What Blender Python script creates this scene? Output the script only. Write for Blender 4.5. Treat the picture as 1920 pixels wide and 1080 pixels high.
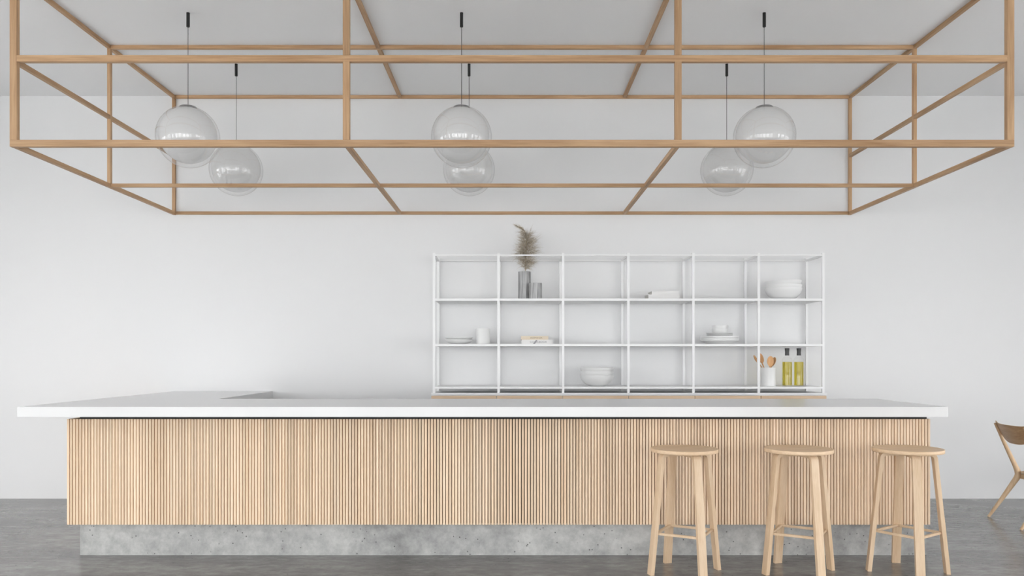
import bpy, bmesh, math, random
from mathutils import Vector, Matrix

for o in list(bpy.data.objects):
    bpy.data.objects.remove(o)
S = bpy.context.scene
C = S.collection
R = math.radians
rnd = random.Random(7)

# ------------------------------------------------------------------ camera
cam_d = bpy.data.cameras.new('camera')
cam_d.lens = 28.0
cam_d.sensor_width = 36.0
cam_d.shift_y = 130.0 / 1920.0
cam_d.clip_start = 0.05
cam = bpy.data.objects.new('camera', cam_d)
cam.location = (0, 0, 1.3)
cam.rotation_euler = (R(90), 0, 0)
C.objects.link(cam)
S.camera = cam

# ------------------------------------------------------------------ sky light and exposure
SKY = 3.0
world = bpy.data.worlds.new('overcast_sky')
S.world = world
world.use_nodes = True
bg = world.node_tree.nodes['Background']
bg.inputs['Color'].default_value = (0.975, 0.988, 1.0, 1)
bg.inputs['Strength'].default_value = SKY
S.view_settings.view_transform = 'Standard'
S.view_settings.look = 'None'
S.view_settings.gamma = 1.0
S.view_settings.use_curve_mapping = False
S.view_settings.exposure = 1.46

# room extents (metres)
XL, XR = -6.6, 6.6
YF, YB = -3.2, 7.326
H = 3.704
# windows: (a0, a1, z0, z1)
WZ0, WZ1 = 0.12, 2.6
WIN_FRONT = [(-6.1, -4.4, WZ0, WZ1), (-4.0, -2.3, WZ0, WZ1), (-1.9, -0.2, WZ0, WZ1), (0.2, 1.9, WZ0, WZ1), (2.3, 3.7, WZ0, WZ1)]
WIN_LEFT = [(-2.2, -0.5, WZ0, WZ1), (0.6, 2.3, WZ0, WZ1), (3.4, 5.1, WZ0, WZ1)]
WIN_RIGHT = [(-2.2, -0.5, WZ0, WZ1), (0.6, 2.3, WZ0, WZ1), (3.2, 4.9, WZ0, WZ1)]


def portal(name, loc, rot, sx, sz):
    d = bpy.data.lights.new(name, 'AREA')
    d.shape = 'RECTANGLE'
    d.size = sx
    d.size_y = sz
    d.cycles.is_portal = True
    o = bpy.data.objects.new(name, d)
    o.location = loc
    o.rotation_euler = rot
    C.objects.link(o)


for a0, a1, z0, z1 in WIN_FRONT:
    portal('window_daylight', ((a0 + a1) / 2, YF - 0.16, (z0 + z1) / 2), (R(90), 0, 0), a1 - a0, z1 - z0)
for a0, a1, z0, z1 in WIN_LEFT:
    portal('window_daylight', (XL - 0.16, (a0 + a1) / 2, (z0 + z1) / 2), (R(90), 0, R(-90)), a1 - a0, z1 - z0)
for a0, a1, z0, z1 in WIN_RIGHT:
    portal('window_daylight', (XR + 0.16, (a0 + a1) / 2, (z0 + z1) / 2), (R(90), 0, R(90)), a1 - a0, z1 - z0)


# ------------------------------------------------------------------ materials
def lin(r, g, b):
    f = lambda c: (c / 255.0 / 12.92) if c <= 10 else ((c / 255.0 + 0.055) / 1.055) ** 2.4
    return (f(r), f(g), f(b), 1)


def new_mat(name):
    m = bpy.data.materials.new(name)
    m.use_nodes = True
    nt = m.node_tree
    return m, nt, nt.nodes['Principled BSDF']


def plain(name, col, rough=0.5, metal=0.0, spec=0.5, noise=0.0):
    m, nt, p = new_mat(name)
    p.inputs['Roughness'].default_value = rough
    p.inputs['Metallic'].default_value = metal
    p.inputs['Specular IOR Level'].default_value = spec
    if noise:
        tc = nt.nodes.new('ShaderNodeTexCoord')
        n = nt.nodes.new('ShaderNodeTexNoise')
        n.inputs['Scale'].default_value = 1.7
        n.inputs['Detail'].default_value = 4
        nt.links.new(tc.outputs['Object'], n.inputs['Vector'])
        mx = nt.nodes.new('ShaderNodeMix')
        mx.data_type = 'RGBA'
        mx.inputs[6].default_value = tuple(c * (1 - noise) for c in col[:3]) + (1,)
        mx.inputs[7].default_value = tuple(min(1, c * (1 + noise)) for c in col[:3]) + (1,)
        nt.links.new(n.outputs['Fac'], mx.inputs[0])
        nt.links.new(mx.outputs[2], p.inputs['Base Color'])
    else:
        p.inputs['Base Color'].default_value = col
    return m


def wood(name, dark, light, axis='Z', rough=0.42, fig=1.0, var=0.10, spec=0.35):
    m, nt, p = new_mat(name)
    N, L = nt.nodes.new, nt.links.new
    tc = N('ShaderNodeTexCoord')
    oi = N('ShaderNodeObjectInfo')
    off = N('ShaderNodeVectorMath'); off.operation = 'SCALE'
    off.inputs[0].default_value = (13.1, 27.7, 41.3)
    L(oi.outputs['Random'], off.inputs['Scale'])
    add = N('ShaderNodeVectorMath'); add.operation = 'ADD'
    L(tc.outputs['Object'], add.inputs[0]); L(off.outputs[0], add.inputs[1])
    def sc(a, b):
        v = [a, a, a]; v['XYZ'.index(axis)] = b
        mp = N('ShaderNodeMapping'); mp.inputs['Scale'].default_value = v
        L(add.outputs[0], mp.inputs['Vector'])
        return mp.outputs[0]
    n1 = N('ShaderNodeTexNoise'); n1.inputs['Scale'].default_value = 1.0
    n1.inputs['Detail'].default_value = 5; n1.inputs['Distortion'].default_value = 0.8
    L(sc(14 * fig, 0.9 * fig), n1.inputs['Vector'])
    n2 = N('ShaderNodeTexNoise'); n2.inputs['Scale'].default_value = 1.0
    n2.inputs['Detail'].default_value = 3
    L(sc(160, 5), n2.inputs['Vector'])
    mixf = N('ShaderNodeMix'); mixf.data_type = 'FLOAT'
    mixf.inputs[0].default_value = 0.4
    L(n1.outputs['Fac'], mixf.inputs[2]); L(n2.outputs['Fac'], mixf.inputs[3])
    rp = N('ShaderNodeValToRGB')
    rp.color_ramp.elements[0].position = 0.32; rp.color_ramp.elements[0].color = dark
    rp.color_ramp.elements[1].position = 0.62; rp.color_ramp.elements[1].color = light
    L(mixf.outputs[0], rp.inputs['Fac'])
    hs = N('ShaderNodeHueSaturation')
    mr = N('ShaderNodeMapRange')
    mr.inputs['To Min'].default_value = 1 - var; mr.inputs['To Max'].default_value = 1 + var
    L(oi.outputs['Random'], mr.inputs['Value'])
    L(mr.outputs[0], hs.inputs['Value'])
    L(rp.outputs[0], hs.inputs['Color'])
    L(hs.outputs[0], p.inputs['Base Color'])
    bp = N('ShaderNodeBump'); bp.inputs['Strength'].default_value = 0.08; bp.inputs['Distance'].default_value = 0.002
    L(n2.outputs['Fac'], bp.inputs['Height']); L(bp.outputs[0], p.inputs['Normal'])
    p.inputs['Roughness'].default_value = rough
    p.inputs['Specular IOR Level'].default_value = spec
    return m


def concrete(name, c_dark, c_mid, c_light, pits=0.5, stretch=(1, 1, 1), rough=0.5, scale=1.0, spec=0.5):
    m, nt, p = new_mat(name)
    N, L = nt.nodes.new, nt.links.new
    tc = N('ShaderNodeTexCoord')
    mp = N('ShaderNodeMapping'); mp.inputs['Scale'].default_value = stretch
    L(tc.outputs['Object'], mp.inputs['Vector'])
    def noise(s, d, dist=0.0, rg=0.6):
        n = N('ShaderNodeTexNoise')
        n.inputs['Scale'].default_value = s * scale; n.inputs['Detail'].default_value = d
        n.inputs['Distortion'].default_value = dist; n.inputs['Roughness'].default_value = rg
        L(mp.outputs[0], n.inputs['Vector'])
        return n.outputs['Fac']
    a = noise(1.6, 10, 0.0, 0.68)
    b = noise(14, 8, 0.0, 0.75)
    mixf = N('ShaderNodeMix'); mixf.data_type = 'FLOAT'; mixf.inputs[0].default_value = 0.45
    L(a, mixf.inputs[2]); L(b, mixf.inputs[3])
    rp = N('ShaderNodeValToRGB')
    e = rp.color_ramp.elements
    e[0].position = 0.33; e[0].color = c_dark
    e[1].position = 0.66; e[1].color = c_light
    mid = e.new(0.49); mid.color = c_mid
    L(mixf.outputs[0], rp.inputs['Fac'])
    vo = N('ShaderNodeTexVoronoi'); vo.inputs['Scale'].default_value = 26 * scale
    L(mp.outputs[0], vo.inputs['Vector'])
    pm = N('ShaderNodeMapRange'); pm.inputs['From Min'].default_value = 0.08; pm.inputs['From Max'].default_value = 0.16
    L(vo.outputs['Distance'], pm.inputs['Value'])
    gate = N('ShaderNodeMath'); gate.operation = 'GREATER_THAN'; gate.inputs[1].default_value = 0.52
    L(noise(4.3, 3), gate.inputs[0])
    inv = N('ShaderNodeMath'); inv.operation = 'SUBTRACT'; inv.inputs[0].default_value = 1.0
    L(pm.outputs[0], inv.inputs[1])
    mul = N('ShaderNodeMath'); mul.operation = 'MULTIPLY'
    L(inv.outputs[0], mul.inputs[0]); L(gate.outputs[0], mul.inputs[1])
    m2 = N('ShaderNodeMath'); m2.operation = 'MULTIPLY'; m2.inputs[1].default_value = pits
    L(mul.outputs[0], m2.inputs[0])
    mx = N('ShaderNodeMix'); mx.data_type = 'RGBA'
    L(m2.outputs[0], mx.inputs[0]); L(rp.outputs[0], mx.inputs[6])
    mx.inputs[7].default_value = tuple(c * 0.25 for c in c_dark[:3]) + (1,)
    L(mx.outputs[2], p.inputs['Base Color'])
    rr = N('ShaderNodeMapRange'); rr.inputs['To Min'].default_value = rough * 0.8; rr.inputs['To Max'].default_value = rough * 1.25
    L(b, rr.inputs['Value']); L(rr.outputs[0], p.inputs['Roughness'])
    bp = N('ShaderNodeBump'); bp.inputs['Strength'].default_value = 0.12; bp.inputs['Distance'].default_value = 0.004
    L(mixf.outputs[0], bp.inputs['Height']); L(bp.outputs[0], p.inputs['Normal'])
    p.inputs['Specular IOR Level'].default_value = spec
    return m


def clear_glass(name, ior=1.45, tint=(1, 1, 1, 1), boost=1.0, top=1.0):
    m = bpy.data.materials.new(name)
    m.use_nodes = True
    nt = m.node_tree
    nt.nodes.clear()
    N, L = nt.nodes.new, nt.links.new
    out = N('ShaderNodeOutputMaterial')
    tr = N('ShaderNodeBsdfTransparent'); tr.inputs['Color'].default_value = tint
    gl = N('ShaderNodeBsdfGlossy'); gl.inputs['Roughness'].default_value = 0.0
    # Schlick reflectance, the same from both sides of the thin wall
    f0 = ((ior - 1) / (ior + 1)) ** 2 * boost
    lw = N('ShaderNodeLayerWeight'); lw.inputs['Blend'].default_value = 0.5
    pw5 = N('ShaderNodeMath'); pw5.operation = 'POWER'; pw5.inputs[1].default_value = 5.0
    mr = N('ShaderNodeMapRange'); mr.inputs['To Min'].default_value = f0; mr.inputs['To Max'].default_value = min(1.0, top)
    mx = N('ShaderNodeMixShader')
    L(lw.outputs['Facing'], pw5.inputs[0]); L(pw5.outputs[0], mr.inputs['Value']); L(mr.outputs[0], mx.inputs[0])
    L(tr.outputs[0], mx.inputs[1]); L(gl.outputs[0], mx.inputs[2])
    L(mx.outputs[0], out.inputs['Surface'])
    return m


M = {}
M['wall'] = plain('white_wall_paint', (0.84, 0.84, 0.843, 1), 0.6, spec=0.25, noise=0.006)
M['ceiling'] = plain('white_ceiling_paint', (0.92, 0.92, 0.925, 1), 0.7, spec=0.2, noise=0.006)
M['top'] = plain('white_solid_surface', (0.71, 0.71, 0.708, 1), 0.25, spec=0.8)
M['white_metal'] = plain('white_powder_coat', (0.92, 0.92, 0.92, 1), 0.4)
M['ceramic'] = plain('white_ceramic_glaze', (0.86, 0.86, 0.855, 1), 0.3)
M['black'] = plain('black_lamp_metal', (0.012, 0.012, 0.012, 1), 0.45)
M['cap'] = plain('dark_bottle_cap', (0.035, 0.035, 0.035, 1), 0.35)
M['grey_metal'] = plain('grey_lamp_metal', (0.25, 0.25, 0.25, 1), 0.4, 0.6)
M['frame_white'] = plain('white_window_frame', (0.75, 0.75, 0.75, 1), 0.4)
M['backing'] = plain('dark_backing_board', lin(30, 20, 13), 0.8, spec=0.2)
M['floor'] = concrete('polished_concrete', lin(82, 81, 80), lin(114, 112, 110), lin(150, 149, 147), pits=0.6, stretch=(0.8, 1.6, 1), rough=0.2, scale=0.9, spec=0.5)
M['plinth'] = concrete('cast_concrete', lin(128, 128, 127), lin(166, 166, 164), lin(200, 200, 197), pits=0.85, rough=0.6, scale=1.1, spec=0.3)
M['ground'] = plain('pavement', (0.68, 0.68, 0.67, 1), 0.8, noise=0.1)
OAK_D, OAK_L = lin(160, 123, 88), lin(203, 168, 131)
M['oak_x'] = wood('oak_frame_x', OAK_D, OAK_L, 'X', 0.5)
M['oak_y'] = wood('oak_frame_y', OAK_D, OAK_L, 'Y', 0.5)
M['oak_z'] = wood('oak_frame_z', OAK_D, OAK_L, 'Z', 0.5)
M['slat'] = wood('ash_slat', lin(220, 190, 157), lin(241, 218, 191), 'Z', 0.45, fig=0.6, var=0.11)
BIR_D, BIR_L = lin(206, 176, 142), lin(224, 199, 169)
M['birch_z'] = wood('birch_z', BIR_D, BIR_L, 'Z', 0.4, var=0.03)
M['birch_x'] = wood('birch_x', lin(212, 180, 144), lin(232, 204, 172), 'X', 0.4, var=0.03)
M['birch_y'] = wood('birch_y', BIR_D, BIR_L, 'Y', 0.4, var=0.03)
M['chair_wood'] = wood('chair_oak', lin(200, 166, 128), lin(226, 196, 160), 'Z', 0.4, var=0.02)
M['chair_ply'] = wood('chair_plywood', lin(178, 138, 98), lin(208, 170, 128), 'Y', 0.4, var=0.02)
M['drawer'] = wood('oak_drawer', lin(224, 192, 158), lin(240, 214, 184), 'X', 0.5, var=0.04)
M['spoon'] = wood('beech_spoon', lin(204, 152, 102), lin(228, 182, 134), 'Z', 0.45, var=0.06)
M['globe'] = clear_glass('clear_globe_glass', 1.52, boost=2.0)
M['pane'] = clear_glass('window_glass', 1.2)
M['bottle'] = clear_glass('bottle_glass', 1.5)

m, nt, p = new_mat('olive_oil')
p.inputs['Base Color'].default_value = lin(206, 190, 62)
p.inputs['Transmission Weight'].default_value = 1.0
p.inputs['IOR'].default_value = 1.35
p.inputs['Roughness'].default_value = 0.0
M['oil'] = m

m, nt, p = new_mat('opal_glass')
p.inputs['Base Color'].default_value = (0.93, 0.93, 0.93, 1)
p.inputs['Roughness'].default_value = 0.25
tl = nt.nodes.new('ShaderNodeBsdfTranslucent'); tl.inputs['Color'].default_value = (0.95, 0.95, 0.95, 1)
mx = nt.nodes.new('ShaderNodeMixShader'); mx.inputs[0].default_value = 0.45
nt.links.new(p.outputs[0], mx.inputs[1]); nt.links.new(tl.outputs[0], mx.inputs[2])
nt.links.new(mx.outputs[0], nt.nodes['Material Output'].inputs['Surface'])
M['opal'] = m

# brushed grey vase with fine vertical streaks
m, nt, p = new_mat('brushed_grey_stone')
tc = nt.nodes.new('ShaderNodeTexCoord')
mp = nt.nodes.new('ShaderNodeMapping'); mp.inputs['Scale'].default_value = (70, 70, 5)
n1 = nt.nodes.new('ShaderNodeTexNoise'); n1.inputs['Scale'].default_value = 1.0; n1.inputs['Detail'].default_value = 5
rp = nt.nodes.new('ShaderNodeValToRGB')
rp.color_ramp.elements[0].position = 0.3; rp.color_ramp.elements[0].color = lin(128, 128, 128)
rp.color_ramp.elements[1].position = 0.7; rp.color_ramp.elements[1].color = lin(190, 190, 190)
nt.links.new(tc.outputs['Object'], mp.inputs['Vector']); nt.links.new(mp.outputs[0], n1.inputs['Vector'])
nt.links.new(n1.outputs['Fac'], rp.inputs['Fac']); nt.links.new(rp.outputs[0], p.inputs['Base Color'])
p.inputs['Metallic'].default_value = 0.3; p.inputs['Roughness'].default_value = 0.42
M['vase'] = m

# pampas hair: colour varies strand by strand
m, nt, p = new_mat('pampas_hair')
tc = nt.nodes.new('ShaderNodeTexCoord')
n1 = nt.nodes.new('ShaderNodeTexNoise'); n1.inputs['Scale'].default_value = 60.0; n1.inputs['Detail'].default_value = 3
rp = nt.nodes.new('ShaderNodeValToRGB')
rp.color_ramp.elements[0].position = 0.3; rp.color_ramp.elements[0].color = lin(140, 124, 104)
rp.color_ramp.elements[1].position = 0.65; rp.color_ramp.elements[1].color = lin(216, 205, 186)
nt.links.new(tc.outputs['Object'], n1.inputs['Vector']); nt.links.new(n1.outputs['Fac'], rp.inputs['Fac'])
nt.links.new(rp.outputs[0], p.inputs['Base Color']); p.inputs['Roughness'].default_value = 0.8
M['pampas'] = m
M['stem'] = plain('dry_stem', lin(168, 148, 112), 0.7)
M['paper'] = plain('book_pages', lin(214, 212, 208), 0.8)
M['book_white'] = plain('white_book_cover', lin(232, 231, 230), 0.6)
M['book_beige'] = plain('beige_book_cover', lin(226, 212, 190), 0.6)
M['ink_brown'] = plain('brown_ink', lin(150, 128, 98), 0.7)
M['ink_grey'] = plain('grey_ink', lin(150, 148, 152), 0.7)


# ------------------------------------------------------------------ helpers
def obj(name, me, mat=None, parent=None, loc=(0, 0, 0), rot=(0, 0, 0)):
    o = bpy.data.objects.new(name, me)
    if mat is not None and len(me.materials) == 0:
        me.materials.append(mat)
    o.location = loc
    o.rotation_euler = rot
    C.objects.link(o)
    if parent is not None:
        o.parent = parent
    return o


def tag(o, label, cat, group=None):
    o['label'] = label
    o['category'] = cat
    if group:
        o['group'] = group
    return o


def thing(name, label, cat, loc=(0, 0, 0), rz=0, group=None):
    o = bpy.data.objects.new(name, None)
    o.empty_display_size = 0.1
    o.location = loc
    o.rotation_euler = (0, 0, rz)
    C.objects.link(o)
    return tag(o, label, cat, group)


def struct(o, label=None, cat=None):
    o['kind'] = 'structure'
    if label:
        tag(o, label, cat)
    return o


def copy_tree(o, parent=None):
    c = o.copy()
    C.objects.link(c)
    c.parent = parent
    for ch in list(o.children):
        copy_tree(ch, c)
    return c


def boxes(name, bl, bevel=0.0, seg=2):
    bm = bmesh.new()
    for (x0, y0, z0, x1, y1, z1) in bl:
        vs = [bm.verts.new(v) for v in ((x0, y0, z0), (x1, y0, z0), (x1, y1, z0), (x0, y1, z0),
                                        (x0, y0, z1), (x1, y0, z1), (x1, y1, z1), (x0, y1, z1))]
        for f in ((0, 3, 2, 1), (4, 5, 6, 7), (0, 1, 5, 4), (1, 2, 6, 5), (2, 3, 7, 6), (3, 0, 4, 7)):
            bm.faces.new([vs[i] for i in f])
    if bevel:
        bmesh.ops.bevel(bm, geom=bm.edges[:], offset=bevel, segments=seg, affect='EDGES', profile=0.7)
    me = bpy.data.meshes.new(name)
    bm.to_mesh(me)
    bm.free()
    return me


def box(name, x0, y0, z0, x1, y1, z1, mat, parent=None, bevel=0.0):
    """box object whose origin sits at its own base centre"""
    cx, cy = (x0 + x1) / 2, (y0 + y1) / 2
    me = boxes(name, [(x0 - cx, y0 - cy, 0, x1 - cx, y1 - cy, z1 - z0)], bevel)
    return obj(name, me, mat, parent, (cx, cy, z0))


def prism(name, poly, z0, z1, bevel=0.0):
    bm = bmesh.new()
    b = [bm.verts.new((x, y, z0)) for x, y in poly]
    t = [bm.verts.new((x, y, z1)) for x, y in poly]
    n = len(poly)
    bm.faces.new(list(reversed(b)))
    bm.faces.new(t)
    for i in range(n):
        bm.faces.new((b[i], b[(i + 1) % n], t[(i + 1) % n], t[i]))
    bmesh.ops.recalc_face_normals(bm, faces=bm.faces[:])
    if bevel:
        bmesh.ops.bevel(bm, geom=bm.edges[:], offset=bevel, segments=2, affect='EDGES', profile=0.7)
    me = bpy.data.meshes.new(name)
    bm.to_mesh(me)
    bm.free()
    return me


def smooth(me, angle=40):
    for p_ in me.polygons:
        p_.use_smooth = True
    bm = bmesh.new()
    bm.from_mesh(me)
    for e in bm.edges:
        if len(e.link_faces) == 2 and e.calc_face_angle(0) > R(angle):
            e.smooth = False
    bm.to_mesh(me)
    bm.free()
    return me


def lathe(name, prof, n=40, angle=40):
    """revolve (r, z) profile about z; r = 0 ends close to a point"""
    bm = bmesh.new()
    rings = []
    for r, z in prof:
        if r < 1e-6:
            rings.append([bm.verts.new((0, 0, z))])
        else:
            rings.append([bm.verts.new((r * math.cos(2 * math.pi * i / n), r * math.sin(2 * math.pi * i / n), z)) for i in range(n)])
    for a, b in zip(rings, rings[1:]):
        for i in range(n):
            j = (i + 1) % n
            if len(a) == 1 and len(b) == 1:
                continue
            if len(a) == 1:
                bm.faces.new((a[0], b[j], b[i]))
            elif len(b) == 1:
                bm.faces.new((a[i], a[j], b[0]))
            else:
                bm.faces.new((a[i], a[j], b[j], b[i]))
    bmesh.ops.recalc_face_normals(bm, faces=bm.faces[:])
    me = bpy.data.meshes.new(name)
    bm.to_mesh(me)
    bm.free()
    return smooth(me, angle)


def sweep(name, pts, radii, n=12, flat=1.0, angle=50):
    """round tube through pts with a radius per point"""
    bm = bmesh.new()
    rings = []
    P = [Vector(p_) for p_ in pts]
    ref = Vector((0, 1, 0))
    for i, p_ in enumerate(P):
        d = (P[min(i + 1, len(P) - 1)] - P[max(i - 1, 0)]).normalized()
        u = ref - d * ref.dot(d)
        if u.length < 1e-3:
            u = Vector((1, 0, 0)) - d * d.x
        u.normalize()
        v = d.cross(u)
        r = radii[i]
        rings.append([bm.verts.new(p_ + u * (r * flat * math.cos(2 * math.pi * k / n)) + v * (r * math.sin(2 * math.pi * k / n))) for k in range(n)])
    for a, b in zip(rings, rings[1:]):
        for k in range(n):
            bm.faces.new((a[k], a[(k + 1) % n], b[(k + 1) % n], b[k]))
    bm.faces.new(list(reversed(rings[0])))
    bm.faces.new(rings[-1])
    bmesh.ops.recalc_face_normals(bm, faces=bm.faces[:])
    me = bpy.data.meshes.new(name)
    bm.to_mesh(me)
    bm.free()
    return smooth(me, angle)


# ------------------------------------------------------------------ the room
T = 0.14


def wall_blocks(a0, a1, wins):
    """rectangles (a0,a1,z0,z1) that fill a wall around its window openings"""
    out, cur = [], a0
    for w in sorted(wins):
        out.append((cur, w[0], 0, H))
        out.append((w[0], w[1], 0, w[2]))
        out.append((w[0], w[1], w[3], H))
        cur = w[1]
    out.append((cur, a1, 0, H))
    return out


struct(obj('floor', boxes('floor', [(XL - T, YF - T, -0.12, XR + T, YB + T, 0)]), M['floor']), 'grey polished concrete floor around the bar', 'floor')
struct(obj('ceiling', boxes('ceiling', [(XL - T, YF - T, H, XR + T, YB + T, H + 0.15)]), M['ceiling']), 'plain pale grey ceiling above the timber frame', 'ceiling')
struct(obj('wall_back', boxes('wall_back', [(XL - T, YB, 0, XR + T, YB + T, H)]), M['wall']), 'plain white wall behind the shelving', 'wall')
struct(obj('wall_front', boxes('wall_front', [(a, YF - T, z0, b, YF, z1) for a, b, z0, z1 in wall_blocks(XL - T, XR + T, WIN_FRONT)]), M['wall']), 'white window wall facing the bar', 'wall')
struct(obj('wall_left', boxes('wall_left', [(XL - T, a, z0, XL, b, z1) for a, b, z0, z1 in wall_blocks(YF, YB, WIN_LEFT)]), M['wall']), 'white window wall left of the bar', 'wall')
struct(obj('wall_right', boxes('wall_right', [(XR, a, z0, XR + T, b, z1) for a, b, z0, z1 in wall_blocks(YF, YB, WIN_RIGHT)]), M['wall']), 'white window wall right of the bar', 'wall')
gr = struct(obj('ground', boxes('ground', [(-40, -40, -0.3, 40, YF - T, -0.13), (-40, YF - T, -0.3, XL - T, 30, -0.13), (XR + T, YF - T, -0.3, 40, 30, -0.13)]), M['ground']), 'pale paving outside the windows', 'ground')


def window(n, loc, rz, w, z0, z1):
    h = z1 - z0
    f = 0.06
    root = bpy.data.objects.new('window_%d' % n, None)
    root.location = (loc[0], loc[1], z0)
    root.rotation_euler = (0, 0, rz)
    C.objects.link(root)
    struct(root, 'white framed window number %d from the left end of the room' % n, 'window')
    obj('window_frame', boxes('window_frame', [(-w / 2, -0.04, 0, -w / 2 + f, 0.04, h), (w / 2 - f, -0.04, 0, w / 2, 0.04, h),
                                               (-w / 2 + f, -0.04, 0, w / 2 - f, 0.04, f), (-w / 2 + f, -0.04, h - f, w / 2 - f, 0.04, h)]), M['frame_white'], root)
    obj('mullion', boxes('mullion', [(-0.035, -0.03, f, 0.035, 0.03, h - f)]), M['frame_white'], root)
    for k in (1, 2):
        z = h * k / 3
        obj('glazing_bar', boxes('glazing_bar', [(-w / 2 + f, -0.02, z - 0.02, w / 2 - f, 0.02, z + 0.02)]), M['frame_white'], root)
    for s in (-1, 1):
        for k in range(3):
            x0, x1 = (f - w / 2, -0.035) if s < 0 else (0.035, w / 2 - f)
            za, zb = max(f, h * k / 3 + 0.02), min(h - f, h * (k + 1) / 3 - 0.02)
            obj('pane', boxes('pane', [(x0, -0.003, za, x1, 0.003, zb)]), M['pane'], root)


k = 1
for a0, a1, z0, z1 in reversed(WIN_LEFT):
    window(k, (XL - T / 2, (a0 + a1) / 2), R(90), a1 - a0, z0, z1); k += 1
for a0, a1, z0, z1 in WIN_FRONT:
    window(k, ((a0 + a1) / 2, YF - T / 2), 0, a1 - a0, z0, z1); k += 1
for a0, a1, z0, z1 in WIN_RIGHT:
    window(k, (XR + T / 2, (a0 + a1) / 2), R(90), a1 - a0, z0, z1); k += 1

# ------------------------------------------------------------------ bar counter
bar = thing('bar_counter', 'long bar counter clad in vertical pale wood slats on a concrete plinth', 'bar counter', (0, 5.6, 0))
BX0, BX1, BY0, BY1 = -2.838, 2.723, 5.233, 5.93
ARM_X = -2.25
obj('plinth', prism('plinth', [(BX0, BY0 - 5.6), (BX1, BY0 - 5.6), (BX1, BY1 - 5.6), (ARM_X, BY1 - 5.6), (ARM_X, 7.31 - 5.6), (BX0, 7.31 - 5.6)], 0, 0.925), M['plinth'], bar)['label'] = 'grey pitted concrete core and base'
SZ0, SZ1 = 0.211, 0.898
SX0, SX1 = -2.898, 2.724
SYF = 5.18
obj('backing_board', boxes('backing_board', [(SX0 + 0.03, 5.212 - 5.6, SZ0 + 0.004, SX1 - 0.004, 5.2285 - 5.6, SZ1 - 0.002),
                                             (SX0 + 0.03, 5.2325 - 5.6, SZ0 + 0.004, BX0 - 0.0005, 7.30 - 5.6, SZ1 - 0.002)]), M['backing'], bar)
NS = 285
pitch = (SX1 - SX0) / NS
sw = pitch * 0.765


def slat_mesh(name, w, d, h, r=0.0032, seg=4):
    prof = [(-w / 2, d)]
    for q in range(seg + 1):
        a = math.pi + (math.pi / 2) * q / seg
        prof.append((-w / 2 + r + r * math.cos(a), r + r * math.sin(a)))
    for q in range(seg + 1):
        a = 1.5 * math.pi + (math.pi / 2) * q / seg
        prof.append((w / 2 - r + r * math.cos(a), r + r * math.sin(a)))
    prof.append((w / 2, d))
    return smooth(prism(name, prof, 0, h), 50)


sm = slat_mesh('slat', sw, 0.033, SZ1 - SZ0)
sm.materials.append(M['slat'])
for i in range(NS):
    x = SX0 + pitch * (i + 0.5)
    obj('slat', sm, None, bar, (x, SYF - 5.6 + rnd.uniform(0, 0.0008), SZ0))
# slats of the wall-side return: past the limit, joined
bmj = bmesh.new()
y = 5.224
while y < 7.29:
    me_ = slat_mesh('tmp', sw, 0.03, SZ1 - SZ0, seg=2)
    me_.transform(Matrix.Translation((SX0, y - 5.6, SZ0)) @ Matrix.Rotation(R(-90), 4, 'Z'))
    bmj.from_mesh(me_)
    bpy.data.meshes.remove(me_)
    y += pitch
me_ = bpy.data.meshes.new('side_slats')
bmj.to_mesh(me_)
bmj.free()
ss = obj('side_slats', me_, M['slat'], bar)
ss['kind'] = 'stuff'

M['overhang_shade'] = concrete('overhang_shade', lin(50, 50, 50), lin(64, 64, 64), lin(80, 80, 80), pits=0.5, rough=0.6, scale=2.0, spec=0.3)  # added strip's dark colour stands in for shade on the core under the overhang
obj('shade_strip', boxes('shade_strip', [(BX0, BY0 - 0.004 - 5.6, SZ1 - 0.01, BX1, BY0 - 0.0002 - 5.6, 0.9248)]), M['overhang_shade'], bar)['label'] = 'added dark strip painted as shade under the countertop'
ct = obj('countertop', prism('countertop', [(-3.107, 5.0 - 5.6), (2.739, 5.0 - 5.6), (2.739, 5.977 - 5.6), (-2.20, 5.977 - 5.6), (-2.20, YB - 0.001 - 5.6), (-3.107, YB - 0.001 - 5.6)], 0, 0.064, 0.0015), M['top'], None, (0, 5.6, 0.925))
tag(ct, 'thick white L-shaped countertop lying on the slatted bar', 'countertop')

# ------------------------------------------------------------------ timber frame under the ceiling
FY0, FY1, FY2 = 4.939, 6.128, YB - 0.001
FX = 3.116
tf = thing('timber_frame', 'open oak timber frame hung under the ceiling above the bar', 'timber frame', (0, FY0, 2.607))


def fbar(name, x0, y0, z0, x1, y1, z1, axis):
    cx, cy, cz = (x0 + x1) / 2, (y0 + y1) / 2, (z0 + z1) / 2
    me = boxes(name, [(x0 - cx, y0 - cy, z0 - cz, x1 - cx, y1 - cy, z1 - cz)], 0.0012, 1)
    return obj(name, me, M['oak_' + axis], tf, (cx, cy - FY0, cz - 2.607))


ZC = H - 0.001
fd = 0.032
zb0, zb1 = 2.607, 2.650
# front frame
fbar('rail', -FX, FY0, zb0, FX, FY0 + fd, zb1, 'x')
fbar('rail', -FX + 0.044, FY0, 3.134, FX - 0.044, FY0 + fd, 3.175, 'x')
fbar('rail', -FX + 0.044, FY0, ZC - 0.042, FX - 0.044, FY0 + fd, ZC, 'x')
for s in (-1, 1):
    fbar('post', min(s * FX, s * (FX - 0.044)), FY0, zb1, max(s * FX, s * (FX - 0.044)), FY0 + fd, ZC, 'z')
for xm in (-1.029, 1.032):
    fbar('post', xm - 0.0205, FY0 - 0.0006, zb1, xm + 0.0205, FY0 + fd - 0.0006, 3.134, 'z')
    fbar('post', xm - 0.0205, FY0 - 0.0006, 3.175, xm + 0.0205, FY0 + fd - 0.0006, ZC - 0.042, 'z')
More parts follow.
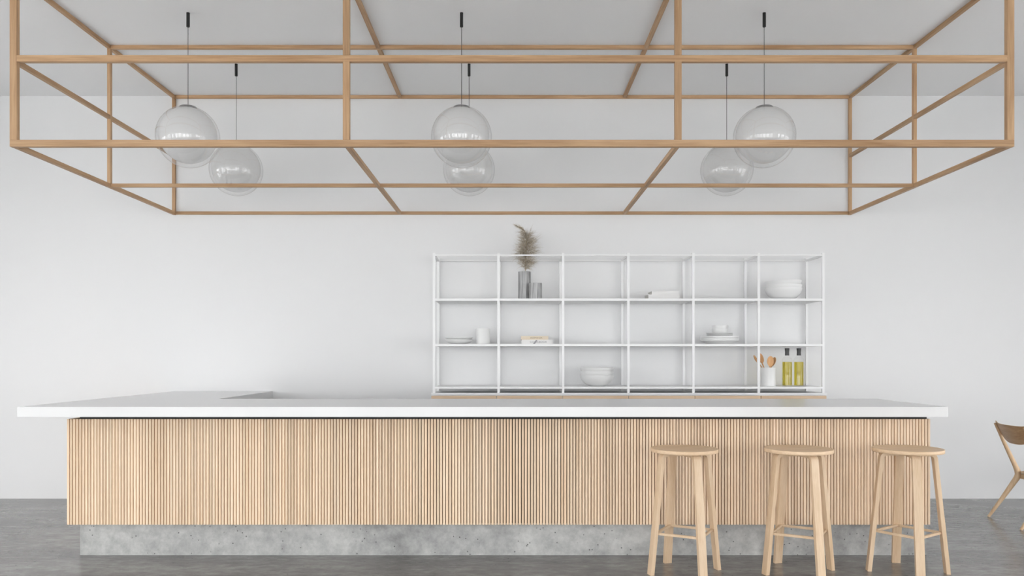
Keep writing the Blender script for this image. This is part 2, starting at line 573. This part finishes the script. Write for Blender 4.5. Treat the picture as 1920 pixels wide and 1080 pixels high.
# middle and back frames
t = 0.027
for ym in (FY1, FY2 - t):
    fbar('rail', -FX + t, ym, zb0 + 0.004, FX - t, ym + t, zb0 + 0.004 + t, 'x')
    fbar('rail', -FX + t, ym, ZC - t, FX - t, ym + t, ZC, 'x')
    for s in (-1, 1):
        fbar('post', min(s * FX, s * (FX - t)), ym, zb0 + 0.004 + t, max(s * FX, s * (FX - t)), ym + t, ZC - t, 'z')
# runners in depth
for s in (-1, 1):
    xa, xb = min(s * FX, s * (FX - t)), max(s * FX, s * (FX - t))
    fbar('runner', xa, FY0 + fd, zb0 + 0.001, xb, FY2, zb0 + 0.004 + t, 'y')
    for ya, yb in ((FY0 + fd, FY1), (FY1 + t, FY2 - t)):
        fbar('runner', xa, ya, 3.134, xb, yb, 3.134 + 0.03, 'y')
    fbar('runner', xa, FY0 + fd, ZC - t, xb, FY2, ZC, 'y')
for xm in (-1.029, 1.032):
    for ya, yb in ((FY0 + fd, FY1), (FY1 + t, FY2 - t)):
        fbar('runner', xm - 0.015, ya, zb0 + 0.004, xm + 0.015, yb, zb0 + 0.004 + t, 'y')
        fbar('runner', xm - 0.015, ya, ZC - t, xm + 0.015, yb, ZC, 'y')

# ------------------------------------------------------------------ pendant lamps
def make_lamp():
    root = thing('pendant_lamp', 'x', 'pendant lamp', (0, 0, 0))
    zc = 2.837 - H
    obj('ceiling_mount', lathe('ceiling_mount', [(0, 0), (0.0115, 0), (0.0115, -0.097), (0.0085, -0.100), (0, -0.100)], 20), M['black'], root)
    obj('cord', lathe('cord', [(0, -0.1), (0.0019, -0.1), (0.0019, zc + 0.214), (0, zc + 0.214)], 8), M['black'], root)
    obj('cap', lathe('cap', [(0, 0.006), (0.05, 0.004), (0.058, 0), (0.058, -0.004), (0, -0.004)], 40), M['grey_metal'], root, (0, 0, zc + 0.2085))
    rg, ri = 0.2115, 0.193
    g = obj('glass_globe', lathe('glass_globe', [(rg * math.sin(math.pi * i / 40), -rg * math.cos(math.pi * i / 40)) for i in range(41)], 64, 180), M['globe'], root, (0, 0, zc))
    g['label'] = 'clear glass outer globe'
    d = obj('diffuser', lathe('diffuser', [(ri * math.sin(math.pi * i / 40), -ri * math.cos(math.pi * i / 40)) for i in range(41)], 64, 180), M['opal'], g, (0, 0, 0.0115))
    d['label'] = 'white opal inner globe'
    return root


lamp = make_lamp()
LX = ((-2.26, 'left'), (-0.352, 'middle'), (1.76, 'right'))
first = True
for yy, row in ((5.557, 'front'), (6.527, 'back')):
    for x, side in LX:
        o = lamp if first else copy_tree(lamp)
        first = False
        o.location = (x, yy, H - 0.0005)
        tag(o, 'large %s glass globe pendant hanging in the %s row inside the timber frame' % (('leftmost', 'middle', 'rightmost')[('left', 'middle', 'right').index(side)], row), 'pendant lamp', 'globe pendants in the timber frame')

# ------------------------------------------------------------------ bar stools
def leg_mesh():
    w, th = 0.050, 0.023
    z_top = 0.716
    foot = Vector((0.224, 0.0))
    knee = Vector((0.150, z_top))
    d = (foot - knee).normalized()
    # rounded bend: tangent points either side of the knee
    L_ = 0.030
    p0, p1 = knee - Vector((L_, 0)), knee + d * L_
    pts = [Vector((0.012, z_top)), Vector((0.07, z_top))]
    for q in range(7):
        s = q / 6
        pts.append(p0 * (1 - s) ** 2 + knee * 2 * s * (1 - s) + p1 * s * s)
    pts.append(p1 * 0.5 + foot * 0.5)
    pts.append(foot)
    bm = bmesh.new()
    rings = []
    for i, p_ in enumerate(pts):
        dd = (pts[min(i + 1, len(pts) - 1)] - pts[max(i - 1, 0)]).normalized()
        nn = Vector((-dd.y, dd.x))      # outward / up
        o_, i_ = p_ + nn * th / 2, p_ - nn * th / 2
        if i == len(pts) - 1:
            o_ = Vector((p_.x + th / 2 / abs(nn.x), 0)); i_ = Vector((p_.x - th / 2 / abs(nn.x), 0))
        ww = w * (1.0 if i > 1 else 0.8)
        rings.append([bm.verts.new((v.x, s * ww / 2, v.y)) for v, s in ((o_, -1), (o_, 1), (i_, 1), (i_, -1))])
    for a, b in zip(rings, rings[1:]):
        for q in range(4):
            bm.faces.new((a[q], a[(q + 1) % 4], b[(q + 1) % 4], b[q]))
    bm.faces.new(list(reversed(rings[0]))); bm.faces.new(rings[-1])
    bmesh.ops.recalc_face_normals(bm, faces=bm.faces[:])
    sharp = [e for e in bm.edges if len(e.link_faces) == 2 and e.calc_face_angle(0) > R(60) and min(v.co.z for v in e.verts) > 0.001]
    bmesh.ops.bevel(bm, geom=sharp, offset=0.0025, segments=2, affect='EDGES', profile=0.6)
    me = bpy.data.meshes.new('leg')
    bm.to_mesh(me); bm.free()
    me.materials.append(M['birch_z'])
    return smooth(me, 35)


def make_stool():
    root = thing('bar_stool', 'x', 'stool')
    r = 0.2
    prof = [(0, 0.7385), (0.06, 0.7392), (0.11, 0.7412), (0.15, 0.7442), (0.178, 0.748), (0.192, 0.7502), (0.1985, 0.7502), (0.2, 0.7488), (0.2, 0.7300), (0.1985, 0.7285), (0.19, 0.728), (0, 0.728)]
    obj('seat', lathe('seat', prof, 72, 50), M['birch_x'], root)
    lm = leg_mesh()
    bar_c = 0.187
    zs = 0.244
    a = Vector((bar_c, 0, zs)); b = Vector((0, bar_c, zs))
    mid, half = (a + b) / 2, (b - a).length / 2 - 0.004
    bmx = boxes('stretcher', [(-half, -0.008, -0.007, half, 0.008, 0.007)], 0.002)
    bmx.transform(Matrix.Translation(mid) @ Matrix.Rotation(R(135), 4, 'Z'))
    bmx.materials.append(M['birch_y'])
    for q in range(4):
        obj('leg', lm, None, root, rot=(0, 0, R(90 * q)))
    for q in range(4):
        obj('stretcher', bmx, None, root, rot=(0, 0, R(90 * q)))
    return root


stool = make_stool()
for i, (x, yy, a, lab) in enumerate(((1.045, 4.825, 16, 'round birch bar stool farthest from the stray chair, first of three'),
                                     (1.735, 4.822, 14, 'round birch bar stool standing between the two other stools'),
                                     (2.397, 4.825, -9, 'round birch bar stool at the right end of the bar, nearest the chair'))):
    o = stool if i == 0 else copy_tree(stool)
    o.location = (x, yy, 0)
    o.rotation_euler = (0, 0, R(a))
    tag(o, lab, 'stool', 'bar stools in front of the slatted bar')

# ------------------------------------------------------------------ dining chair
ch = thing('dining_chair', 'pale wooden chair with curved plywood backrest near the right edge', 'chair', (3.857, 6.243, 0), R(-6))
for s in (-1, 1):
    pts = [(0.0, s * .25, 0.0), (0.10, s * .238, 0.155), (0.185, s * .229, 0.290), (0.207, s * .227, 0.325), (0.216, s * .226, 0.352), (0.210, s * .225, 0.385), (0.190, s * .224, 0.430), (0.11, s * .222, 0.605), (0.036, s * .22, 0.768)]
    obj('rear_leg', sweep('rear_leg', pts, [.011, .0165, .022, .0235, .0235, .0225, .019, .0145, .009], 12, 0.9), M['chair_wood'], ch)
    obj('front_leg', sweep('front_leg', [(0.665, s * .235, 0.0), (0.63, s * .215, 0.18), (0.60, s * .20, 0.345)], [.011, .016, .019], 12), M['chair_wood'], ch)
# seat: rounded, slightly dished plywood
bm = bmesh.new()
def seat_pt(u, v):
    a = 2 * math.pi * u
    ex = 2 / 5
    cx, cy = math.cos(a), math.sin(a)
    x = math.copysign(abs(cx) ** ex, cx) * 0.235
    y_ = math.copysign(abs(cy) ** ex, cy) * (0.235 + 0.05 * x)
    return x * v, y_ * v
NU = 56
top_r, bot_r = [], []
for v in (0.3, 0.6, 0.85, 0.97, 1.0):
    z = 0.372 + 0.014 * v * v - (0.004 if v == 1.0 else 0)
    top_r.append([bm.verts.new((0.43 + seat_pt(q / NU, v)[0], seat_pt(q / NU, v)[1], z)) for q in range(NU)])
for v in (1.0, 0.97, 0.6):
    z = 0.356 + 0.014 * v * v + (0.004 if v == 1.0 else 0)
    bot_r.append([bm.verts.new((0.43 + seat_pt(q / NU, v)[0], seat_pt(q / NU, v)[1], z)) for q in range(NU)])
rings = top_r + bot_r
for a, b in zip(rings, rings[1:]):
    for q in range(NU):
        bm.faces.new((a[q], a[(q + 1) % NU], b[(q + 1) % NU], b[q]))
bm.faces.new(rings[0]); bm.faces.new(list(reversed(rings[-1])))
bmesh.ops.recalc_face_normals(bm, faces=bm.faces[:])
me = bpy.data.meshes.new('seat'); bm.to_mesh(me); bm.free()
obj('seat', smooth(me, 40), M['chair_ply'], ch)
for nm, bb in (('seat_rail', (0.225, -0.215, 0.322, 0.247, 0.215, 0.360)), ('seat_rail', (0.585, -0.185, 0.318, 0.605, 0.185, 0.358)),
               ('seat_rail', (0.235, -0.222, 0.322, 0.605, -0.202, 0.360)), ('seat_rail', (0.235, 0.202, 0.322, 0.605, 0.222, 0.360))):
    box(nm, *bb, M['chair_wood'], ch, 0.003)
# curved backrest
bm = bmesh.new()
NT, NV = 36, 10
fr_, bk_ = [], []
for i in range(NT + 1):
    tt = -0.247 + 0.494 * i / NT
    q = abs(tt) / 0.247
    ztop = 0.772 + 0.012 * q ** 6
    zbot = 0.622 + 0.100 * q ** 3.2
    rf, rb = [], []
    for jv in range(NV + 1):
        z = zbot + (ztop - zbot) * jv / NV
        x = 0.036 + (0.768 - z) * 0.445 + 0.020 - 0.050 * (1 - q * q) + 0.006
        rf.append(bm.verts.new((x + 0.005, tt, z))); rb.append(bm.verts.new((x - 0.005, tt, z)))
    fr_.append(rf); bk_.append(rb)
for i in range(NT):
    for jv in range(NV):
        bm.faces.new((fr_[i][jv], fr_[i + 1][jv], fr_[i + 1][jv + 1], fr_[i][jv + 1]))
        bm.faces.new((bk_[i][jv], bk_[i][jv + 1], bk_[i + 1][jv + 1], bk_[i + 1][jv]))
    bm.faces.new((fr_[i][NV], fr_[i + 1][NV], bk_[i + 1][NV], bk_[i][NV]))
    bm.faces.new((fr_[i][0], bk_[i][0], bk_[i + 1][0], fr_[i + 1][0]))
for i in (0, NT):
    for jv in range(NV):
        bm.faces.new((fr_[i][jv], fr_[i][jv + 1], bk_[i][jv + 1], bk_[i][jv]))
bmesh.ops.recalc_face_normals(bm, faces=bm.faces[:])
me = bpy.data.meshes.new('backrest'); bm.to_mesh(me); bm.free()
obj('backrest', smooth(me, 40), M['chair_ply'], ch)

# ------------------------------------------------------------------ sideboard under the shelving
SB_Y = 6.862
sb = thing('sideboard', 'long low white sideboard with pale wood fronts under the shelving', 'sideboard', (1.0085, 7.08, 0))
ox, oy = 1.0085, 7.08
box('carcass', -0.690 - ox, SB_Y + 0.03 - oy, 0.06, 2.707 - ox, YB - 0.002 - oy, 0.983, M['white_metal'], sb)
box('worktop', -0.698 - ox, SB_Y - oy, 0.983, 2.715 - ox, YB - 0.002 - oy, 0.992, M['white_metal'], sb, 0.001)
box('edge_trim', -0.698 - ox, SB_Y + 0.006 - oy, 0.9715, 2.715 - ox, SB_Y + 0.03 - oy, 0.982, M['white_metal'], sb)
box('base', -0.66 - ox, SB_Y + 0.08 - oy, 0, 2.68 - ox, YB - 0.02 - oy, 0.06, M['white_metal'], sb)
dx = [-0.698, -0.133, 0.436, 1.006, 1.578, 2.148, 2.715]
for a, b in zip(dx, dx[1:]):
    box('door_front', a + 0.0022 - ox, SB_Y + 0.008 - oy, 0.07, b - 0.0022 - ox, SB_Y + 0.028 - oy, 0.969, M['drawer'], sb, 0.001)

# ------------------------------------------------------------------ shelving unit
sh = thing('shelving_unit', 'open white metal shelving unit of six bays on the sideboard', 'shelving', (1.0115, 7.1, 0.992))
PX = [-0.676, -0.117, 0.443, 1.009, 1.573, 2.139, 2.699]
PYF, PYB = 6.9005, 7.306
pw = 0.021
ox, oy, oz = 1.0115, 7.1, 0.992


def sbox(name, x0, y0, z0, x1, y1, z1, bevel=0.0):
    return box(name, x0 - ox, y0 - oy, z0 - oz, x1 - ox, y1 - oy, z1 - oz, M['white_metal'], sh, bevel)


for x in PX:
    sbox('post', x - pw / 2, PYF, 0.992, x + pw / 2, PYF + pw, 2.206)
    sbox('post', x - pw / 2, PYB - pw, 0.992, x + pw / 2, PYB, 2.206)
    sbox('side_rail', x - pw / 2, PYF + pw, 2.176, x + pw / 2, PYB - pw, 2.192)
for a, b in zip(PX, PX[1:]):
    sbox('rail', a + pw / 2, PYF + 0.002, 2.180, b - pw / 2, PYF + pw - 0.002, 2.192)
    sbox('rail', a + pw / 2, PYB - pw + 0.002, 2.180, b - pw / 2, PYB - 0.002, 2.192)
    for zt, th in ((1.810, 0.021), (1.416, 0.020), (1.046, 0.019)):
        sbox('shelf', a + pw / 2, PYF - 0.001, zt - th, b - pw / 2, PYB, zt, 0.001)

# ------------------------------------------------------------------ things on the shelves
Z1, Z2, Z3 = 1.810, 1.416, 1.046


def bowl_mesh(name, r, h, foot, th=0.004, pw_=2.2, n=48):
    """open bowl: outside profile from foot to rim, then back down the inside"""
    out = [(0, 0.0), (foot * 0.9, 0.0), (foot, 0.002)]
    N_ = 14
    for i in range(1, N_ + 1):
        s = i / N_
        rr = foot + (r - foot) * (1 - (1 - s) ** pw_)
        out.append((rr, 0.002 + (h - 0.002) * s ** 1.25))
    ins = [(rr - th, zz + (0.0 if q == 0 else th * 0.6)) for q, (rr, zz) in enumerate(reversed(out[3:]))]
    return lathe(name, out + [(r - th * 0.3, h + 0.001)] + ins + [(foot * 0.8, th + 0.002), (0, th + 0.002)], n, 35)


def plate_mesh(name, r, h, foot, rim, th=0.004):
    out = [(0, 0), (foot, 0), (r, h - rim), (r, h), (r - th, h), (r - th, h - rim + 0.002), (foot, th), (0, th)]
    return lathe(name, out, 56, 25)


# first bay: two shallow bowls and a tall cup
pm = bowl_mesh('shallow_bowl', 0.125, 0.041, 0.062, pw_=1.5)
for q, lab in enumerate(('lower white shallow bowl of the pair beside the tall white cup', 'upper white shallow bowl of the pair beside the tall white cup')):
    tag(obj('shallow_bowl', pm, M['ceramic'], None, (-0.471, 7.07, Z2 + q * 0.022)), lab, 'bowl', 'shallow bowls in the leftmost bay')
tag(obj('tall_cup', lathe('tall_cup', [(0, 0), (0.062, 0), (0.0645, 0.003), (0.061, 0.138), (0.0605, 0.140), (0.058, 0.138), (0.061, 0.006), (0, 0.006)], 48), M['ceramic'], None, (-0.258, 7.07, Z2)),
    'plain white tapered cup standing beside the shallow bowls', 'cup')


# second bay: vases, pampas grass, books
def vase_mesh(name, r, h):
    return lathe(name, [(0, 0), (r, 0), (r, h), (r - 0.006, h), (r - 0.006, 0.01), (0, 0.01)], 64, 40)


VX, VY = 0.1116, 7.09
tag(obj('vase', vase_mesh('vase', 0.0563, 0.2516), M['vase'], None, (VX, VY, Z1)), 'tall brushed grey cylinder vase holding dried pampas grass', 'vase')
tag(obj('vase', vase_mesh('vase', 0.0563, 0.139), M['vase'], None, (0.2055, 6.972, Z1)), 'short empty grey cylinder vase in front of the taller vase', 'vase')

pg = thing('pampas_grass', 'dried beige pampas plume standing in the tall grey vase', 'dried grass', (VX, VY, Z1 + 0.011))
spine = [Vector(v) for v in ((0.012, 0, 0.0), (0.008, 0.0, 0.25), (0.010, 0, 0.34), (0.016, 0, 0.44), (0.020, -0.005, 0.53), (0.004, -0.01, 0.595), (-0.03, -0.012, 0.625), (-0.075, -0.015, 0.648))]
def sp(u):
    f = u * (len(spine) - 1)
    i = min(int(f), len(spine) - 2)
    return spine[i].lerp(spine[i + 1], f - i)
obj('stem', sweep('stem', [sp(i / 20) for i in range(16)], [0.0032 - 0.0001 * i for i in range(16)], 6), M['stem'], pg)
verts, faces = [], []
def strand(p0, d, ln, droop, w):
    pts = []
    p_, v = p0.copy(), d.normalized()
    st = ln / 5
    for q in range(6):
        pts.append(p_.copy())
        v = (v + Vector((rnd.uniform(-.09, .09), rnd.uniform(-.09, .09), -droop * st * 10))).normalized()
        p_ += v * st
    side = d.cross(Vector((rnd.uniform(-1, 1), rnd.uniform(-1, 1), rnd.uniform(-1, 1))))
    side.normalize()
    up = side.cross(d).normalized()
    b = len(verts)
    for q, pt in enumerate(pts):
        ww = w * (1 - 0.8 * q / 5)
        verts.extend([tuple(pt + side * ww), tuple(pt - side * ww * 0.5 + up * ww * 0.87), tuple(pt - side * ww * 0.5 - up * ww * 0.87)])
    for q in range(5):
        for e in range(3):
            faces.append((b + q * 3 + e, b + q * 3 + (e + 1) % 3, b + q * 3 + 3 + (e + 1) % 3, b + q * 3 + 3 + e))
# tufts: short side branches, each carrying a spray of hairs that fan out and nod
for q in range(95):
    u = 0.16 + 0.50 * (q + rnd.random()) / 95
    p0 = sp(u)
    a = rnd.uniform(0, 2 * math.pi)
    full = (0.75 + 0.25 * min(1, (u - 0.16) / 0.15)) * (1.0 if u < 0.52 else 0.72)
    bl = rnd.uniform(0.02, 0.10) * full
    bd = Vector((math.cos(a), math.sin(a) * 0.7, rnd.uniform(-0.15, 0.75))).normalized()
    sweep_up = rnd.uniform(-0.5, 0.9)
    for w_ in range(rnd.randint(16, 34)):
        v_ = rnd.random()
        st0 = p0 + bd * bl * v_ + Vector((0, 0, sweep_up * 0.04 * v_ * v_))
        dd = bd + Vector((rnd.gauss(0, .42), rnd.gauss(0, .42), rnd.gauss(0.05, .32)))
        strand(st0, dd, rnd.uniform(0.03, 0.115) * full, rnd.uniform(-0.3, 1.0), rnd.uniform(0.0006, 0.0010))
# dense heart along the stem
for q in range(500):
    u = rnd.uniform(0.15, 0.74)
    a = rnd.uniform(0, 2 * math.pi)
    strand(sp(u), Vector((math.cos(a), math.sin(a), rnd.uniform(0.0, 1.2))), rnd.uniform(0.02, 0.05), 0.3, 0.0009)
# thin curling tip
for q in range(170):
    u = rnd.uniform(0.70, 0.99)
    k_ = (1 - u) / 0.3
    tg = (sp(min(1, u + 0.03)) - sp(u - 0.03)).normalized()
    strand(sp(u), tg * 1.6 + Vector((rnd.gauss(0, .3), rnd.gauss(0, .3), rnd.gauss(0, .3))), rnd.uniform(0.02, 0.05) + 0.03 * k_, 0.3, 0.0008)
me = bpy.data.meshes.new('plume')
me.from_pydata(verts, [], faces)
pl = obj('plume', me, M['pampas'], pg)
pl['kind'] = 'stuff'


def book(name, x0, x1, y0, y1, z0, z1, cover, label, group, text=None, ink=None, tx=0.3, tw=0.5):
    w, d, h = x1 - x0, y1 - y0, z1 - z0
    root = thing(name, label, 'book', ((x0 + x1) / 2, y0, z0), 0, group)
    c = 0.0025
    cv = obj('cover', boxes('cover', [(-w / 2, 0, 0, w / 2, d, c), (-w / 2, 0, h - c, w / 2, d, h), (-w / 2, 0, c, w / 2, c, h - c)]), cover, root)
    obj('page_block', boxes('page_block', [(-w / 2 + 0.004, c, c, w / 2 - 0.004, d - 0.004, h - c)]), M['paper'], root)
    if text:
        cu = bpy.data.curves.new('spine_title', 'FONT')
        cu.body = text
        cu.size = h * 0.62
        cu.extrude = 0.0002
        tmp = bpy.data.objects.new('tmp_title', cu)
        C.objects.link(tmp)
        bpy.context.view_layer.update()
        me_ = bpy.data.meshes.new_from_object(tmp.evaluated_get(bpy.context.evaluated_depsgraph_get()))
        bpy.data.objects.remove(tmp)
        xs = [v.co.x for v in me_.vertices]
        sx = tw * w / (max(xs) - min(xs))
        me_.transform(Matrix.Diagonal((sx, 1, 1, 1)))
        me_.name = 'spine_title'
        obj('spine_title', me_, ink, cv, (-w / 2 + tx * w, -0.0002, h * 0.28), (R(90), 0, 0))
    return root


wb = book('book', 0.084, 0.3565, 6.955, 7.15, Z2, Z2 + 0.038, M['book_white'], 'white book with grey spine lettering lying under the beige book', 'books in the second bay', 'COOKBOOK', M['ink_grey'], 0.26, 0.55)
mk = bpy.data.meshes.new('spine_mark')
mk.from_pydata([(-0.038, -0.0006, 0.001), (-0.020, -0.0006, 0.001), (0.002, -0.0006, 0.034), (-0.012, -0.0006, 0.034), (-0.038, 0, 0.001), (-0.020, 0, 0.001), (0.002, 0, 0.034), (-0.012, 0, 0.034)], [], [(0, 1, 2, 3), (7, 6, 5, 4), (0, 4, 5, 1), (1, 5, 6, 2), (2, 6, 7, 3), (3, 7, 4, 0)])
obj('spine_mark', mk, M['ink_grey'], [c_ for c_ in wb.children if c_.name.startswith('cover')][0])
book('book', 0.079, 0.317, 6.953, 7.13, Z2 + 0.038, Z2 + 0.070, M['book_beige'], 'beige book with brown spine lettering lying on a white book', 'books in the second bay', 'AROMANOR', M['ink_brown'], 0.33, 0.45)
book('book', 1.199, 1.477, 7.0, 7.217, Z1, Z1 + 0.043, M['book_white'], 'larger plain white book lying under another in the fourth bay', 'white books in the fourth bay')
book('book', 1.228, 1.463, 7.0, 7.20, Z1 + 0.043, Z1 + 0.0715, M['book_white'], 'smaller plain white book lying on top in the fourth bay', 'white books in the fourth bay')

# third bay: three nested bowls on the lowest shelf
bmh = bowl_mesh('deep_bowl', 0.151, 0.097, 0.070, th=0.0035, pw_=1.8)
for q, lab in enumerate(('bottom', 'middle', 'top')):
    tag(obj('deep_bowl', bmh, M['ceramic'], None, (0.755, 7.07, Z3 + q * 0.034)), '%s bowl of the white nested stack on the lowest shelf' % lab, 'bowl', 'nested bowls on the lowest shelf')

# fifth bay: plates with small bowls on top
big = plate_mesh('dinner_plate', 0.166, 0.042, 0.105, 0.011)
for q, lab in enumerate(('bottom', 'middle', 'top')):
    tag(obj('dinner_plate', big, M['ceramic'], None, (1.8465, 7.08, Z2 + q * 0.0145)), '%s large white plate of the three under the small plates' % lab, 'plate', 'large plates in the fifth bay')
sml = bowl_mesh('side_plate', 0.1165, 0.024, 0.075, pw_=1.4)
zb = Z2 + 0.0145 * 2 + 0.0335
for q, lab in enumerate(('lower', 'upper')):
    tag(obj('side_plate', sml, M['ceramic'], None, (1.8465 - 0.002 * q, 7.08, zb + q * 0.014)), '%s small white plate between the large plates and the little bowls' % lab, 'plate', 'small plates in the fifth bay')
cup = bowl_mesh('small_bowl', 0.069, 0.052, 0.042, pw_=2.6)
zb2 = zb + 0.014 + 0.007
for q, lab in enumerate(('lower', 'upper')):
    tag(obj('small_bowl', cup, M['ceramic'], None, (1.849 + 0.002 * q, 7.08, zb2 + q * 0.030)), '%s little white bowl of the pair crowning the plate stack' % lab, 'bowl', 'little bowls on the plate stack')

# sixth bay: nested bowls on the upper shelf, the topmost askew
bmh2 = bowl_mesh('serving_bowl', 0.157, 0.100, 0.080, th=0.0035, pw_=1.8)
for q, lab in enumerate(('bottom', 'middle', 'topmost tilted')):
    tag(obj('serving_bowl', bmh2, M['ceramic'], None, (2.410, 7.07, Z1 + q * 0.030 + (0.004 if q == 2 else 0)), (0, R(-2.6) if q == 2 else 0, 0)), '%s white serving bowl of the stack on the upper shelf' % lab, 'bowl', 'serving bowls on the upper shelf')

# utensil pot, spoons, oil bottles
PXc, PYc = 2.263, 7.03
tag(obj('utensil_pot', lathe('utensil_pot', [(0, 0), (0.062, 0), (0.065, 0.003), (0.0655, 0.163), (0.064, 0.165), (0.0615, 0.163), (0.061, 0.008), (0, 0.008)], 48), M['ceramic'], None, (PXc, PYc, Z3)),
    'white cylindrical pot holding wooden spoons beside the oil bottles', 'pot')


def spoon_mesh(L_=0.275, hw=0.031, hl=0.046):
    bm_ = bmesh.new()
    n = 10
    # handle
    rings_ = []
    for z, r in ((0, 0.0045), (0.02, 0.006), (L_ - 2 * hl - 0.02, 0.0055), (L_ - 2 * hl + 0.006, 0.0065)):
        rings_.append([bm_.verts.new((r * math.cos(2 * math.pi * q / n), r * 0.8 * math.sin(2 * math.pi * q / n), z)) for q in range(n)])
    for a, b in zip(rings_, rings_[1:]):
        for q in range(n):
            bm_.faces.new((a[q], a[(q + 1) % n], b[(q + 1) % n], b[q]))
    bm_.faces.new(list(reversed(rings_[0]))); bm_.faces.new(rings_[-1])
    # bowl of the spoon: dished lens
    zc = L_ - hl
    nn = 20
    fr, bk = [], []
    for rr in (0.0, 0.35, 0.7, 0.92, 1.0):
        df = -0.002 - 0.009 * (1 - rr * rr)
        db = -0.006 - 0.011 * (1 - rr * rr) if rr < 1 else -0.003
        if rr == 0:
            fr.append([bm_.verts.new((0, -df - 0.006, zc))]); bk.append([bm_.verts.new((0, -db - 0.006, zc))])
        else:
            ring = lambda yy: [bm_.verts.new((hw * rr * math.cos(2 * math.pi * q / nn), yy, zc + hl * rr * math.sin(2 * math.pi * q / nn))) for q in range(nn)]
            fr.append(ring(-df - 0.006)); bk.append(ring(-db - 0.006))
    for seq in (fr, bk):
        for a, b in zip(seq, seq[1:]):
            for q in range(nn):
                if len(a) == 1:
                    bm_.faces.new((a[0], b[q], b[(q + 1) % nn]))
                else:
                    bm_.faces.new((a[q], a[(q + 1) % nn], b[(q + 1) % nn], b[q]))
    a, b = fr[-1], bk[-1]
    for q in range(nn):
        bm_.faces.new((a[q], a[(q + 1) % nn], b[(q + 1) % nn], b[q]))
    bmesh.ops.recalc_face_normals(bm_, faces=bm_.faces[:])
    me_ = bpy.data.meshes.new('wooden_spoon')
    bm_.to_mesh(me_); bm_.free()
    return smooth(me_, 50)


for (bx, by, hx, hy, hz, spin, lab) in (
        (2.315, 7.03, 2.153, 7.02, 1.280, 62, 'wooden spoon leaning furthest left out of the white pot'),
        (2.285, 7.05, 2.203, 7.06, 1.292, 25, 'wooden spoon partly behind the shelf post in the white pot'),
        (2.262, 7.00, 2.268, 6.995, 1.266, 8, 'wooden spoon facing forward in the middle of the white pot'),
        (2.225, 7.04, 2.312, 7.05, 1.258, -66, 'wooden spoon leaning right out of the white pot')):
    b0 = Vector((bx, by, Z3 + 0.010)); h0 = Vector((hx, hy, hz))
    d = (h0 - b0).normalized()
    o = obj('wooden_spoon', spoon_mesh((h0 - b0).length + 0.046), M['spoon'], None, b0)
    # keep the dished face turned towards the room
    zx = d
    yv = Vector((0, 1, 0)) - zx * zx.y
    yv.normalize()
    xv = yv.cross(zx)
    mat3 = Matrix((xv, yv, zx)).transposed() @ Matrix.Rotation(R(spin), 3, 'Z')
    o.rotation_euler = mat3.to_euler()
    tag(o, lab, 'spoon', 'spoons in the white pot')


def make_bottle():
    root = thing('oil_bottle', 'x', 'bottle')
    rb = 0.0415
    gl_ = obj('glass', lathe('glass', [(0, 0), (rb - 0.003, 0), (rb, 0.003), (rb, 0.236), (rb - 0.002, 0.241), (0.019, 0.262), (0.015, 0.268), (0.0145, 0.285), (0, 0.285)], 48, 30), M['bottle'], root)
    o_ = obj('oil', lathe('oil', [(0, 0.006), (rb - 0.0022, 0.006), (rb - 0.0022, 0.214), (0, 0.214)], 48, 30), M['oil'], gl_)
    o_['label'] = 'yellow green oil'
    c_ = obj('cap', lathe('cap', [(0, 0.270), (0.0185, 0.270), (0.0172, 0.300), (0.0198, 0.333), (0.0185, 0.3345), (0, 0.3345)], 32, 40), M['cap'], root)
    c_['label'] = 'black pouring cap'
    return root


bt = make_bottle()
for q, (x, lab) in enumerate(((2.435, 'oil bottle with black cap standing next to the spoon pot'), (2.539, 'oil bottle with black cap standing nearest the end post'))):
    o = bt if q == 0 else copy_tree(bt)
    o.location = (x, 7.05, Z3)
    tag(o, lab, 'bottle', 'oil bottles on the lowest shelf')
